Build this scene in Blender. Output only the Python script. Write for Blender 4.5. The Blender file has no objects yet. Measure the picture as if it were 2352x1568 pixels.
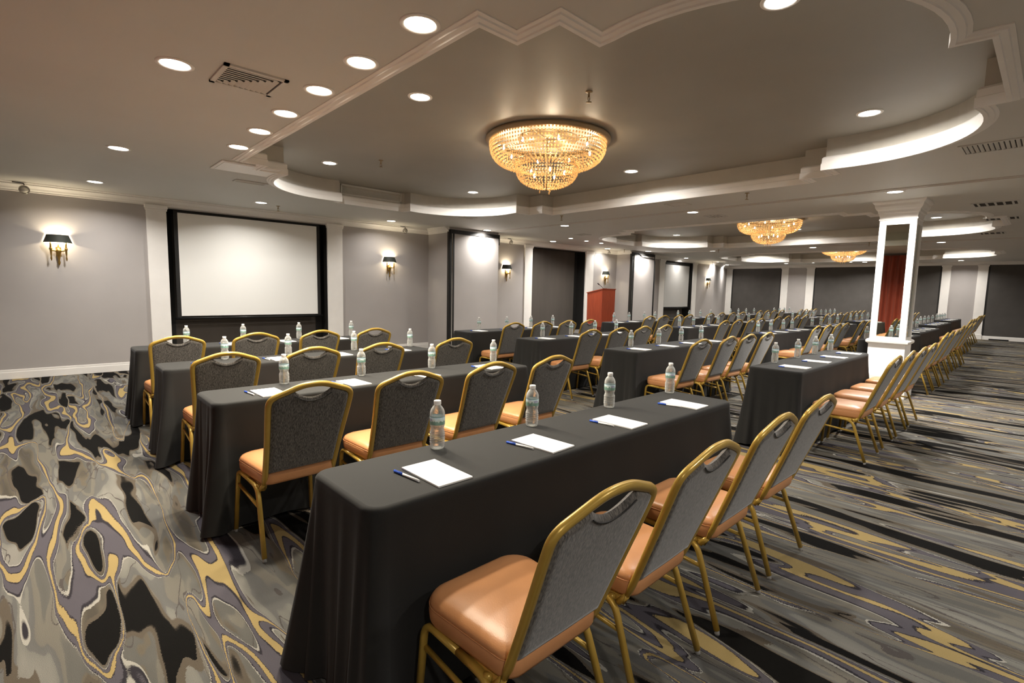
import bpy, math, random
from mathutils import Vector, Matrix
from mathutils.geometry import tessellate_polygon
random.seed(7)
PI = math.pi
scene = bpy.context.scene
COL = scene.collection

# ------------------------------------------------------------------ materials
def nodemat(name):
    m = bpy.data.materials.new(name); m.use_nodes = True
    nt = m.node_tree; nt.nodes.clear()
    out = nt.nodes.new('ShaderNodeOutputMaterial')
    return m, nt, out
def N(nt, t, **kw):
    n = nt.nodes.new(t)
    for k, v in kw.items():
        if k in n.inputs.keys() if isinstance(k, str) else False: n.inputs[k].default_value = v
        else: setattr(n, k, v)
    return n
def pbr(name, col, rough=.5, metal=0., spec=.5, bump=0., bscale=200., var=0., vscale=6., coat=0., sheen=0., stretch=None, trans=0., ior=1.45):
    m, nt, out = nodemat(name)
    b = nt.nodes.new('ShaderNodeBsdfPrincipled')
    b.inputs['Base Color'].default_value = (*col, 1); b.inputs['Roughness'].default_value = rough
    b.inputs['Metallic'].default_value = metal; b.inputs['Specular IOR Level'].default_value = spec
    b.inputs['Coat Weight'].default_value = coat; b.inputs['Sheen Weight'].default_value = sheen
    b.inputs['Transmission Weight'].default_value = trans; b.inputs['IOR'].default_value = ior
    nt.links.new(b.outputs[0], out.inputs[0])
    tc = nt.nodes.new('ShaderNodeTexCoord'); src = tc.outputs['Object']
    if stretch:
        mp = nt.nodes.new('ShaderNodeMapping'); mp.inputs['Scale'].default_value = stretch
        nt.links.new(src, mp.inputs[0]); src = mp.outputs[0]
    if var:
        no = nt.nodes.new('ShaderNodeTexNoise'); no.inputs['Scale'].default_value = vscale; no.inputs['Detail'].default_value = 4
        nt.links.new(src, no.inputs['Vector'])
        r = nt.nodes.new('ShaderNodeValToRGB')
        r.color_ramp.elements[0].position = .3; r.color_ramp.elements[1].position = .7
        r.color_ramp.elements[0].color = (*[c*(1-var) for c in col], 1)
        r.color_ramp.elements[1].color = (*[min(1, c*(1+var)) for c in col], 1)
        nt.links.new(no.outputs[0], r.inputs[0]); nt.links.new(r.outputs[0], b.inputs['Base Color'])
    if bump:
        no = nt.nodes.new('ShaderNodeTexNoise'); no.inputs['Scale'].default_value = bscale; no.inputs['Detail'].default_value = 3
        nt.links.new(src, no.inputs['Vector'])
        bp = nt.nodes.new('ShaderNodeBump'); bp.inputs['Strength'].default_value = bump; bp.inputs['Distance'].default_value = .003
        nt.links.new(no.outputs[0], bp.inputs['Height']); nt.links.new(bp.outputs[0], b.inputs['Normal'])
    return m
def emis(name, col, s):
    m, nt, out = nodemat(name)
    e = nt.nodes.new('ShaderNodeEmission'); e.inputs[0].default_value = (*col, 1); e.inputs[1].default_value = s
    nt.links.new(e.outputs[0], out.inputs[0]); return m

M = {}
M['wall'] = pbr('wall_paint', (.42, .39, .375), .75, bump=.05, bscale=90, var=.03, vscale=2)
M['white'] = pbr('white_paint', (.86, .83, .79), .5, bump=.02, bscale=60, var=.02)
M['ceil'] = pbr('ceiling_paint', (.62, .605, .565), .6, bump=.03, bscale=50, var=.02, vscale=1.5)
M['tray'] = pbr('tray_paint', (.36, .34, .295), .5, spec=.5, bump=.03, bscale=25, var=.05, vscale=1.2)
M['traywall'] = pbr('tray_side_paint', (.46, .43, .375), .6, var=.03)
M['dark'] = pbr('niche_fabric', (.082, .07, .06), .85, bump=.2, bscale=300, var=.1, vscale=3, stretch=(1, 1, .15))
M['darkgrey'] = pbr('charcoal_panel', (.075, .068, .062), .85, bump=.2, bscale=300, var=.08, vscale=3)
M['black'] = pbr('black_frame', (.012, .011, .010), .6)
M['blackm'] = pbr('black_metal', (.02, .02, .02), .35, metal=.5)
M['screen'] = pbr('screen_fabric', (.88, .87, .83), .33, spec=.5, bump=.01)
M['screengrey'] = pbr('screen_fabric_grey', (.55, .54, .52), .6)
M['cloth'] = pbr('black_tablecloth', (.0175, .017, .016), .78, spec=.22, sheen=.06, bump=.12, bscale=420, var=.1, vscale=3)
M['gold'] = pbr('gold_frame', (.47, .30, .055), .33, metal=.3, coat=.25, spec=.5, var=.06, vscale=20)
M['vinyl'] = pbr('tan_vinyl', (.54, .25, .105), .36, spec=.5, bump=.12, bscale=260, var=.05, vscale=9)
M['glide'] = pbr('clear_glide', (.55, .53, .5), .15, trans=.6)
M['paper'] = pbr('paper', (.88, .87, .84), .7)
M['plwhite'] = pbr('white_plastic', (.86, .85, .83), .4)
M['plblue'] = pbr('blue_plastic', (.03, .10, .55), .3)
M['brass'] = pbr('antique_brass', (.42, .27, .08), .3, metal=.9, var=.15, vscale=40)
M['bronze'] = pbr('bronze_rim', (.36, .27, .16), .45, metal=.4)
M['shade'] = pbr('lamp_shade', (.022, .026, .02), .7)
M['chrome'] = pbr('chrome', (.5, .47, .42), .25, metal=1)
M['alu'] = pbr('track_metal', (.66, .62, .57), .4, metal=.2)
M['grille'] = pbr('duct_shade_dark', (.03, .025, .02), .8)  # dark tone standing in for shade inside the vents
M['mirror'] = pbr('mirror_glass', (.52, .56, .53), .015, metal=1)
M['velvet'] = pbr('red_curtain', (.34, .045, .018), .5, sheen=.5, var=.2, vscale=3, stretch=(1, 4, .4))
M['rubber'] = pbr('black_rubber', (.015, .015, .015), .6)
M['lamp_cool'] = emis('lamp_lens_cool', (1, .95, .86), 16)
M['lamp_warm'] = emis('lamp_lens_warm', (1, .87, .66), 16)
M['bulb'] = emis('bulb_glow', (1, .86, .62), 40)
M['bulbw'] = emis('sconce_bulb_glow', (1, .86, .6), 30)

def wood():
    m, nt, out = nodemat('cherry_wood'); L = nt.links.new
    b = nt.nodes.new('ShaderNodeBsdfPrincipled'); b.inputs['Roughness'].default_value = .35; L(b.outputs[0], out.inputs[0])
    tc = nt.nodes.new('ShaderNodeTexCoord'); mp = nt.nodes.new('ShaderNodeMapping'); mp.inputs['Scale'].default_value = (14, 14, 1.2)
    L(tc.outputs['Object'], mp.inputs[0])
    no = nt.nodes.new('ShaderNodeTexNoise'); no.inputs['Scale'].default_value = 3; no.inputs['Detail'].default_value = 6; no.inputs['Distortion'].default_value = .6
    L(mp.outputs[0], no.inputs['Vector'])
    r = nt.nodes.new('ShaderNodeValToRGB'); r.color_ramp.elements[0].position = .3; r.color_ramp.elements[1].position = .72
    r.color_ramp.elements[0].color = (.25, .038, .014, 1); r.color_ramp.elements[1].color = (.36, .062, .022, 1)
    L(no.outputs[0], r.inputs[0]); L(r.outputs[0], b.inputs['Base Color'])
    return m
M['wood'] = wood()

def backfabric():
    m, nt, out = nodemat('woven_grey_fabric'); L = nt.links.new
    b = nt.nodes.new('ShaderNodeBsdfPrincipled'); b.inputs['Roughness'].default_value = .8; b.inputs['Sheen Weight'].default_value = .35
    b.inputs['Specular IOR Level'].default_value = .3
    L(b.outputs[0], out.inputs[0])
    tc = nt.nodes.new('ShaderNodeTexCoord'); mp = nt.nodes.new('ShaderNodeMapping'); mp.inputs['Scale'].default_value = (260, 60, 70)
    L(tc.outputs['Object'], mp.inputs[0])
    no = nt.nodes.new('ShaderNodeTexNoise'); no.inputs['Scale'].default_value = 1; no.inputs['Detail'].default_value = 3
    L(mp.outputs[0], no.inputs['Vector'])
    r = nt.nodes.new('ShaderNodeValToRGB'); r.color_ramp.elements[0].position = .36; r.color_ramp.elements[1].position = .66
    r.color_ramp.elements[0].color = (.034, .030, .026, 1); r.color_ramp.elements[1].color = (.165, .148, .130, 1)
    L(no.outputs[0], r.inputs[0]); L(r.outputs[0], b.inputs['Base Color'])
    bp = nt.nodes.new('ShaderNodeBump'); bp.inputs['Strength'].default_value = .3; bp.inputs['Distance'].default_value = .002
    L(no.outputs[0], bp.inputs['Height']); L(bp.outputs[0], b.inputs['Normal'])
    return m
M['fabric'] = backfabric()

def bottlemat():
    m, nt, out = nodemat('clear_water_bottle'); L = nt.links.new
    g = nt.nodes.new('ShaderNodeBsdfGlass'); g.inputs['IOR'].default_value = 1.3; g.inputs['Roughness'].default_value = .02
    g.inputs['Color'].default_value = (.96, .98, .97, 1)
    t = nt.nodes.new('ShaderNodeBsdfTransparent'); t.inputs[0].default_value = (.93, .95, .94, 1)
    d = nt.nodes.new('ShaderNodeBsdfPrincipled'); d.inputs['Base Color'].default_value = (.8, .8, .78, 1); d.inputs['Roughness'].default_value = .15
    mx = nt.nodes.new('ShaderNodeMixShader'); mx.inputs[0].default_value = .45
    L(g.outputs[0], mx.inputs[1]); L(t.outputs[0], mx.inputs[2])
    fr = nt.nodes.new('ShaderNodeLayerWeight'); fr.inputs[0].default_value = .35
    mm = nt.nodes.new('ShaderNodeMath'); mm.operation = 'MULTIPLY_ADD'; mm.inputs[1].default_value = .75; mm.inputs[2].default_value = .15; L(fr.outputs['Facing'], mm.inputs[0])  # white mixed in towards the edges paints the bright rims
    mx2 = nt.nodes.new('ShaderNodeMixShader'); L(mm.outputs[0], mx2.inputs[0])
    L(mx.outputs[0], mx2.inputs[1]); L(d.outputs[0], mx2.inputs[2]); L(mx2.outputs[0], out.inputs[0])
    return m
M['bottle'] = bottlemat()

def crystalmat():
    m, nt, out = nodemat('amber_crystal'); L = nt.links.new
    tl = nt.nodes.new('ShaderNodeBsdfTranslucent'); tl.inputs[0].default_value = (.85, .66, .42, 1)
    g = nt.nodes.new('ShaderNodeBsdfPrincipled'); g.inputs['Base Color'].default_value = (.80, .62, .38, 1); g.inputs['Roughness'].default_value = .12
    t = nt.nodes.new('ShaderNodeBsdfTransparent'); t.inputs[0].default_value = (1, .85, .6, 1)
    a = nt.nodes.new('ShaderNodeMixShader'); a.inputs[0].default_value = .35; L(tl.outputs[0], a.inputs[1]); L(g.outputs[0], a.inputs[2])
    b = nt.nodes.new('ShaderNodeMixShader'); b.inputs[0].default_value = .12; L(a.outputs[0], b.inputs[1]); L(t.outputs[0], b.inputs[2])
    L(b.outputs[0], out.inputs[0]); return m
M['crystal'] = crystalmat()

def labelmat():
    m, nt, out = nodemat('bottle_label_print'); L = nt.links.new
    b = nt.nodes.new('ShaderNodeBsdfPrincipled'); b.inputs['Roughness'].default_value = .3; L(b.outputs[0], out.inputs[0])
    uv = nt.nodes.new('ShaderNodeUVMap'); sp = nt.nodes.new('ShaderNodeSeparateXYZ'); L(uv.outputs[0], sp.inputs[0])
    mp = nt.nodes.new('ShaderNodeMapping'); mp.inputs['Scale'].default_value = (22, 2.5, 1); L(uv.outputs[0], mp.inputs[0])
    no = nt.nodes.new('ShaderNodeTexNoise'); no.inputs['Scale'].default_value = 1; no.inputs['Detail'].default_value = 5; L(mp.outputs[0], no.inputs['Vector'])
    # tree line / hills: v < .2 + .5*noise
    ml = nt.nodes.new('ShaderNodeMath'); ml.operation = 'MULTIPLY_ADD'; ml.inputs[1].default_value = .9; ml.inputs[2].default_value = -.05; L(no.outputs[0], ml.inputs[0])
    sb = nt.nodes.new('ShaderNodeMath'); sb.operation = 'SUBTRACT'; L(sp.outputs[1], sb.inputs[0]); L(ml.outputs[0], sb.inputs[1])
    r = nt.nodes.new('ShaderNodeValToRGB'); cr = r.color_ramp
    cr.elements[0].position = 0; cr.elements[0].color = (.18, .32, .26, 1); cr.elements[1].position = 1; cr.elements[1].color = (.42, .60, .86, 1)
    for p, c in ((.05, (.40, .54, .48)), (.12, (.70, .79, .77)), (.35, (.70, .86, .90))):
        e = cr.elements.new(p); e.color = (*c, 1)
    L(sb.outputs[0], r.inputs[0])
    # oval emblem repeated twice round the bottle
    wv = nt.nodes.new('ShaderNodeMath'); wv.operation = 'MULTIPLY'; wv.inputs[1].default_value = 2; L(sp.outputs[0], wv.inputs[0])
    fr = nt.nodes.new('ShaderNodeMath'); fr.operation = 'FRACT'; L(wv.outputs[0], fr.inputs[0])
    cb = nt.nodes.new('ShaderNodeCombineXYZ'); L(fr.outputs[0], cb.inputs[0]); L(sp.outputs[1], cb.inputs[1])
    mp2 = nt.nodes.new('ShaderNodeMapping'); mp2.inputs['Location'].default_value = (-.36*3.0, -.6*2.4, 0); mp2.inputs['Scale'].default_value = (3.0, 2.4, 1); L(cb.outputs[0], mp2.inputs[0])
    ln = nt.nodes.new('ShaderNodeVectorMath'); ln.operation = 'LENGTH'; L(mp2.outputs[0], ln.inputs[0])
    lt = nt.nodes.new('ShaderNodeMath'); lt.operation = 'LESS_THAN'; lt.inputs[1].default_value = .42; L(ln.outputs['Value'], lt.inputs[0])
    mix = nt.nodes.new('ShaderNodeMix'); mix.data_type = 'RGBA'; L(lt.outputs[0], mix.inputs[0]); L(r.outputs[0], mix.inputs[6])
    mix.inputs[7].default_value = (.38, .42, .55, 1)
    # dark line on top edge
    gt = nt.nodes.new('ShaderNodeMath'); gt.operation = 'GREATER_THAN'; gt.inputs[1].default_value = .94; L(sp.outputs[1], gt.inputs[0])
    mix2 = nt.nodes.new('ShaderNodeMix'); mix2.data_type = 'RGBA'; L(gt.outputs[0], mix2.inputs[0]); L(mix.outputs[2], mix2.inputs[6]); mix2.inputs[7].default_value = (.05, .2, .2, 1)
    L(mix2.outputs[2], b.inputs['Base Color']); return m
M['label'] = labelmat()

def padmat():
    m, nt, out = nodemat('notepad_paper'); L = nt.links.new
    b = nt.nodes.new('ShaderNodeBsdfPrincipled'); b.inputs['Roughness'].default_value = .65; L(b.outputs[0], out.inputs[0])
    tc = nt.nodes.new('ShaderNodeTexCoord')
    # small faint printed emblem in the lower right corner
    mp = nt.nodes.new('ShaderNodeMapping'); mp.inputs['Location'].default_value = (-.045, .085, 0); L(tc.outputs['Object'], mp.inputs[0])
    no = nt.nodes.new('ShaderNodeTexNoise'); no.inputs['Scale'].default_value = 160; L(mp.outputs[0], no.inputs['Vector'])
    ln = nt.nodes.new('ShaderNodeVectorMath'); ln.operation = 'LENGTH'; L(mp.outputs[0], ln.inputs[0])
    lt = nt.nodes.new('ShaderNodeMath'); lt.operation = 'LESS_THAN'; lt.inputs[1].default_value = .013; L(ln.outputs['Value'], lt.inputs[0])
    gt = nt.nodes.new('ShaderNodeMath'); gt.operation = 'GREATER_THAN'; gt.inputs[1].default_value = .53; L(no.outputs[0], gt.inputs[0])
    ml = nt.nodes.new('ShaderNodeMath'); ml.operation = 'MULTIPLY'; L(lt.outputs[0], ml.inputs[0]); L(gt.outputs[0], ml.inputs[1])
    mix = nt.nodes.new('ShaderNodeMix'); mix.data_type = 'RGBA'; L(ml.outputs[0], mix.inputs[0])
    mix.inputs[6].default_value = (.88, .87, .84, 1); mix.inputs[7].default_value = (.5, .5, .5, 1)
    L(mix.outputs[2], b.inputs['Base Color']); return m
M['pad'] = padmat()

def carpet():
    m, nt, out = nodemat('patterned_carpet'); L = nt.links.new
    b = nt.nodes.new('ShaderNodeBsdfPrincipled'); b.inputs['Roughness'].default_value = .9; b.inputs['Specular IOR Level'].default_value = .06
    L(b.outputs[0], out.inputs[0])
    tc = nt.nodes.new('ShaderNodeTexCoord')
    def mapping(src, sc, loc=(0, 0, 0), rot=0):
        mp = nt.nodes.new('ShaderNodeMapping'); mp.inputs['Scale'].default_value = sc; mp.inputs['Location'].default_value = loc
        mp.inputs['Rotation'].default_value = (0, 0, rot); L(src, mp.inputs[0]); return mp.outputs[0]
    def noise(src, s, det=2, dist=0, w=0, rough=.5):
        n = nt.nodes.new('ShaderNodeTexNoise'); n.noise_dimensions = '4D'; n.inputs['W'].default_value = w; n.inputs['Scale'].default_value = s
        n.inputs['Detail'].default_value = det; n.inputs['Distortion'].default_value = dist; n.inputs['Roughness'].default_value = rough
        L(src, n.inputs['Vector']); return n
    def math_(op, a, c=None, d=None):
        n = nt.nodes.new('ShaderNodeMath'); n.operation = op
        for i, x in enumerate((a, c, d)):
            if x is None: continue
            if isinstance(x, (int, float)): n.inputs[i].default_value = x
            else: L(x, n.inputs[i])
        return n.outputs[0]
    def vmix(a, f, s):
        n = nt.nodes.new('ShaderNodeVectorMath'); n.operation = 'MULTIPLY_ADD'; L(f, n.inputs[0]); n.inputs[1].default_value = s; L(a, n.inputs[2]); return n.outputs[0]
    P = mapping(tc.outputs['Object'], (5.2, .72, 1), (.4, .3, 0), .0)
    w1 = noise(P, .8, 2, w=3.1)
    P1 = vmix(P, w1.outputs['Color'], (1.15, 1.0, 0))
    w2 = noise(P1, 3.4, 1, w=8.2)
    P2 = vmix(P1, w2.outputs['Color'], (.11, .09, 0))
    # small jitter of the tufts
    w3 = noise(tc.outputs['Object'], 150, 0, w=1)
    P2 = vmix(P2, w3.outputs['Color'], (.035, .012, 0))
    # vein network: ridge of a noise
    a = noise(P2, .85, 1.2, w=.7).outputs[0]
    rid = math_('ABSOLUTE', math_('SUBTRACT', a, .5))
    wid = noise(P1, 1.3, 1, w=5.5).outputs[0]
    wv = math_('MAXIMUM', math_('MULTIPLY_ADD', wid, .22, -.075), .008)
    v = math_('DIVIDE', rid, wv)         # 1 at the edge of the vein
    vr = nt.nodes.new('ShaderNodeValToRGB'); cr = vr.color_ramp; cr.interpolation = 'LINEAR'
    Y = (.33, .245, .105, 1); PU = (.088, .080, .092, 1); DK = (.03, .027, .032, 1); W = (.33, .315, .275, 1)
    cr.elements[0].position = 0; cr.elements[0].color = Y; cr.elements[1].position = .105; cr.elements[1].color = Y
    for p, c in ((.112, DK), (.13, DK), (.14, PU), (.30, PU), (.315, DK), (.34, DK), (.355, W), (.385, W)):
        e = cr.elements.new(p); e.color = c
    L(math_('DIVIDE', v, 3.0), vr.inputs[0])
    inv = math_('LESS_THAN', v, 1.155)
    # ground: mottled bands of beige and grey
    g = noise(P2, 1.5, 2, w=11, rough=.45).outputs[0]
    gr = nt.nodes.new('ShaderNodeValToRGB'); cg = gr.color_ramp
    cg.elements[0].position = .30; cg.elements[0].color = (.075, .066, .052, 1); cg.elements[1].position = .70; cg.elements[1].color = (.215, .205, .18, 1); cg.interpolation = 'LINEAR'
    for p, c in ((.38, (.125, .107, .08)), (.39, (.108, .104, .093)), (.45, (.116, .112, .10)), (.46, (.155, .143, .118)), (.52, (.148, .136, .114)), (.53, (.116, .113, .105)), (.59, (.125, .122, .114)), (.60, (.17, .164, .145))):
        e = cg.elements.new(p); e.color = (*c, 1)
    L(g, gr.inputs[0])
    # fine meander lines on the ground
    fl = noise(P2, 2.0, 2, w=21).outputs[0]
    lin = math_('LESS_THAN', math_('ABSOLUTE', math_('SUBTRACT', fl, .56)), .007)
    lm = nt.nodes.new('ShaderNodeMix'); lm.data_type = 'RGBA'; L(lin, lm.inputs[0]); L(gr.outputs[0], lm.inputs[6]); lm.inputs[7].default_value = (.08, .07, .065, 1)
    # black islands with brown halo
    k = noise(P2, 1.05, 1.5, w=31).outputs[0]
    kr = nt.nodes.new('ShaderNodeValToRGB'); ck = kr.color_ramp
    ck.elements[0].position = .532; ck.elements[0].color = (0, 0, 0, 1); ck.elements[1].position = .536; ck.elements[1].color = (1, 1, 1, 1)
    hr = nt.nodes.new('ShaderNodeValToRGB'); ch = hr.color_ramp
    ch.elements[0].position = .515; ch.elements[0].color = (0, 0, 0, 1); ch.elements[1].position = .519; ch.elements[1].color = (1, 1, 1, 1)
    far = math_('MULTIPLY', math_('GREATER_THAN', v, 1.9), 1)
    L(k, kr.inputs[0]); L(k, hr.inputs[0])
    m1 = nt.nodes.new('ShaderNodeMix'); m1.data_type = 'RGBA'; L(math_('MULTIPLY', hr.outputs[0], math_('GREATER_THAN', v, 1.6)), m1.inputs[0]); L(lm.outputs[2], m1.inputs[6]); m1.inputs[7].default_value = (.10, .082, .062, 1)
    m2 = nt.nodes.new('ShaderNodeMix'); m2.data_type = 'RGBA'; L(math_('MULTIPLY', kr.outputs[0], far), m2.inputs[0]); L(m1.outputs[2], m2.inputs[6]); m2.inputs[7].default_value = (.006, .0055, .005, 1)
    m3 = nt.nodes.new('ShaderNodeMix'); m3.data_type = 'RGBA'; L(inv, m3.inputs[0]); L(m2.outputs[2], m3.inputs[6]); L(vr.outputs[0], m3.inputs[7])
    # pile
    pl = noise(tc.outputs['Object'], 420, 2, w=2).outputs[0]
    pm = nt.nodes.new('ShaderNodeMix'); pm.data_type = 'RGBA'; pm.blend_type = 'MULTIPLY'; pm.inputs[0].default_value = .55
    pr = nt.nodes.new('ShaderNodeValToRGB'); pr.color_ramp.elements[0].position = .25; pr.color_ramp.elements[0].color = (.45, .45, .45, 1); pr.color_ramp.elements[1].position = .7
    L(pl, pr.inputs[0]); L(m3.outputs[2], pm.inputs[6]); L(pr.outputs[0], pm.inputs[7]); L(pm.outputs[2], b.inputs['Base Color'])
    bp = nt.nodes.new('ShaderNodeBump'); bp.inputs['Strength'].default_value = .5; bp.inputs['Distance'].default_value = .004
    L(pl, bp.inputs['Height']); L(bp.outputs[0], b.inputs['Normal'])
    return m
M['carpet'] = carpet()

# ------------------------------------------------------------------ mesh helpers
class MB:
    def __init__(s): s.v = []; s.f = []; s.smooth = []; s.uv = {}
    def add(s, vs, fs, sm=False):
        o = len(s.v); s.v += [tuple(p) for p in vs]
        for f in fs: s.f.append([o+i for i in f]); s.smooth.append(sm)
        return o
    def box(s, x0, x1, y0, y1, z0, z1):
        vs = [(x, y, z) for z in (z0, z1) for y in (y0, y1) for x in (x0, x1)]
        s.add(vs, [(0, 2, 3, 1), (4, 5, 7, 6), (0, 1, 5, 4), (2, 6, 7, 3), (0, 4, 6, 2), (1, 3, 7, 5)]); return s
    def bbox(s, x0, x1, y0, y1, z0, z1, b=.004):
        # box with chamfered edges
        def ring(i, z): return [(x0+i+b, y0+i, z), (x1-i-b, y0+i, z), (x1-i, y0+i+b, z), (x1-i, y1-i-b, z), (x1-i-b, y1-i, z), (x0+i+b, y1-i, z), (x0+i, y1-i-b, z), (x0+i, y0+i+b, z)]
        R = [ring(b, z0), ring(0, z0+b), ring(0, z1-b), ring(b, z1)]
        s.rings(R, cap=True); return s
    def rings(s, R, cap=True, sm=False, closed=True):
        n = len(R[0]); vs = [p for r in R for p in r]; fs = []
        for i in range(len(R)-1):
            for j in range(n if closed else n-1):
                k = (j+1) % n
                fs.append((i*n+j, i*n+k, (i+1)*n+k, (i+1)*n+j))
        o = s.add(vs, fs, sm)
        if cap:
            s.f.append([o+j for j in range(n)][::-1]); s.smooth.append(False)
            s.f.append([o+(len(R)-1)*n+j for j in range(n)]); s.smooth.append(False)
        return s
    def lathe(s, prof, n=16, c=(0, 0, 0), sx=1, sy=1, cap=True, sm=True, a0=0, a1=2*PI):
        full = abs(a1-a0-2*PI) < 1e-6; m = n if full else n+1
        R = [[(c[0]+r*sx*math.cos(a0+(a1-a0)*j/n), c[1]+r*sy*math.sin(a0+(a1-a0)*j/n), c[2]+z) for j in range(m)] for r, z in prof]
        return s.rings(R, cap=cap and full, sm=sm, closed=full)
    def tube(s, path, w=.01, h=None, seg=8, up=(0, 0, 1), closed=False, sm=True, cap=True, sq=1.0):
        h = h or w; P = [Vector(p) for p in path]; n = len(P); R = []
        prev = Vector(up)
        for i, p in enumerate(P):
            if closed: t = (P[(i+1) % n]-P[i-1])
            elif i == 0: t = P[1]-P[0]
            elif i == n-1: t = P[-1]-P[-2]
            else: t = (P[i+1]-P[i]).normalized()+(P[i]-P[i-1]).normalized()
            t.normalize()
            a = prev - t*prev.dot(t)
            if a.length < 1e-4: a = Vector((1, 0, 0)) - t*t.x
            a.normalize(); b = t.cross(a); prev = a
            ring = []
            for j in range(seg):
                an = 2*PI*(j+.5)/seg; cx, cy = math.cos(an), math.sin(an)
                if sq != 1.0: cx = math.copysign(abs(cx)**sq, cx); cy = math.copysign(abs(cy)**sq, cy)
                ring.append(p + a*(cy*h) + b*(cx*w))
            R.append(ring)
        if closed: R.append(R[0])
        return s.rings(R, cap=cap and not closed, sm=sm)
    def build(s, name, mat, parent=None, loc=None):
        me = bpy.data.meshes.new(name); me.from_pydata(s.v, [], s.f)
        me.materials.append(mat); me.polygons.foreach_set('use_smooth', s.smooth); me.update()
        o = bpy.data.objects.new(name, me); COL.objects.link(o)
        if parent: o.parent = parent
        if loc: o.location = loc
        return o
def tag(o, label=None, cat=None, group=None, kind=None):
    if label: o['label'] = label
    if cat: o['category'] = cat
    if group: o['group'] = group
    if kind: o['kind'] = kind
    return o
def empty(name, loc=(0, 0, 0), rz=0):
    o = bpy.data.objects.new(name, None); o.empty_display_size = .1; COL.objects.link(o)
    o.location = loc; o.rotation_euler = (0, 0, rz); return o
KIDS = {}
def kids(o):
    if o.name not in KIDS: KIDS[o.name] = [c for c in bpy.data.objects if c.parent == o]
    return KIDS[o.name]
def copy_tree(o, parent=None):
    ks = kids(o)
    c = o.copy(); COL.objects.link(c)
    if parent: c.parent = parent
    KIDS[c.name] = []
    for k in ks: KIDS[c.name].append(copy_tree(k, c))
    return c
def structure(o): o['kind'] = 'structure'; return o
def arc_pts(cx, cy, r, a0, a1, n):
    return [(cx+r*math.cos(a0+(a1-a0)*i/n), cy+r*math.sin(a0+(a1-a0)*i/n)) for i in range(n+1)]
def rounded_path(pts, rad, n=5):
    # 3D polyline with filleted inner corners
    P = [Vector(p) for p in pts]; out = [P[0]]
    rads = rad if isinstance(rad, (list, tuple)) else [rad]*(len(P)-2)
    for i in range(1, len(P)-1):
        a, b, c = P[i-1], P[i], P[i+1]; u = (a-b); v = (c-b); r = min(rads[i-1], u.length*.48, v.length*.48)
        p0 = b+u.normalized()*r; p1 = b+v.normalized()*r
        for k in range(n+1):
            t = k/n; out.append(p0*(1-t)**2 + b*2*t*(1-t) + p1*t*t)
    out.append(P[-1]); return out
def offset_poly(P, d):
    # d > 0 moves outward for a counter-clockwise polygon
    n = len(P); out = []
    for i in range(n):
        a, b, c = Vector(P[i-1]), Vector(P[i]), Vector(P[(i+1) % n])
        e1 = (b-a).normalized(); e2 = (c-b).normalized()
        n1 = Vector((e1.y, -e1.x)); n2 = Vector((e2.y, -e2.x))
        m = n1+n2
        if m.length < 1e-6: m = n1
        m.normalize(); k = d/max(.35, m.dot(n1)); out.append((b.x+m.x*k, b.y+m.y*k))
    return out
def sweep_poly(mb, P, prof, sm=False):
    R = []
    for d, z in prof:
        Q = offset_poly(P, d) if d else P
        R.append([(x, y, z) for x, y in Q])
    mb.rings(R, cap=False, sm=sm)

HC = 2.80; HT = 3.10; YW = 10.19; XF = 25.0
# ------------------------------------------------------------------ camera
cam = bpy.data.cameras.new('camera'); co = bpy.data.objects.new('camera', cam); COL.objects.link(co)
fpx, yaw, pitch, roll, ch = 1164.631550050059, 0.8160637827045033, -0.10142077782151933, 0.021089606573628635, 1.4330027777638914
f = Vector((math.cos(pitch)*math.cos(yaw), math.cos(pitch)*math.sin(yaw), math.sin(pitch)))
r = Vector((math.sin(yaw), -math.cos(yaw), 0)); u = r.cross(f)
r2 = r*math.cos(roll)+u*math.sin(roll); u2 = u*math.cos(roll)-r*math.sin(roll)
mt = Matrix((( r2.x, u2.x, -f.x, 0), (r2.y, u2.y, -f.y, 0), (r2.z, u2.z, -f.z, ch), (0, 0, 0, 1)))
co.matrix_world = mt
cam.sensor_width = 36; cam.sensor_fit = 'HORIZONTAL'; cam.lens = fpx/2352*36; cam.clip_start = .05; cam.clip_end = 100
scene.camera = co

# ------------------------------------------------------------------ floor, walls
structure(MB().box(-1.6, XF+.3, -3, 11.6, -.08, 0).build('floor', M['carpet']))
# screen wall with niches
nich = [(1.65, 4.38), (10.28, 12.67), (17.41, 19.62)]
w = MB(); x = -1.7
NT = 2.655; ND = .34
for a, b in nich:
    w.box(x, a, YW, YW+ND, 0, HC); w.box(a, b, YW, YW+ND, NT, HC); x = b
w.box(x, 21.55, YW, YW+ND, 0, HC)
w.box(-1.7, 21.55, YW+ND, YW+ND+.1, 0, HC)
# splayed end of the wall towards the far corner
w.rings([[(21.55, YW, z), (XF+.3, 11.28, z), (XF+.3, 11.6, z), (21.55, YW+ND, z)] for z in (0, HC)])
structure(w.build('wall_left', M['wall']))
structure(MB().box(-1.7, -1.6, -3, YW+ND, 0, HC).build('wall_back', M['wall']))
structure(MB().box(-1.7, XF+.3, -3.1, -3, 0, HC).build('wall_right', M['wall']))
structure(MB().box(XF, XF+.1, -3, 11.6, 0, HC).build('wall_far', M['wall']))
tn = [0]
def trim(mb, mat):
    tn[0] += 1; return structure(mb.build('trim_%d' % tn[0], mat))
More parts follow.
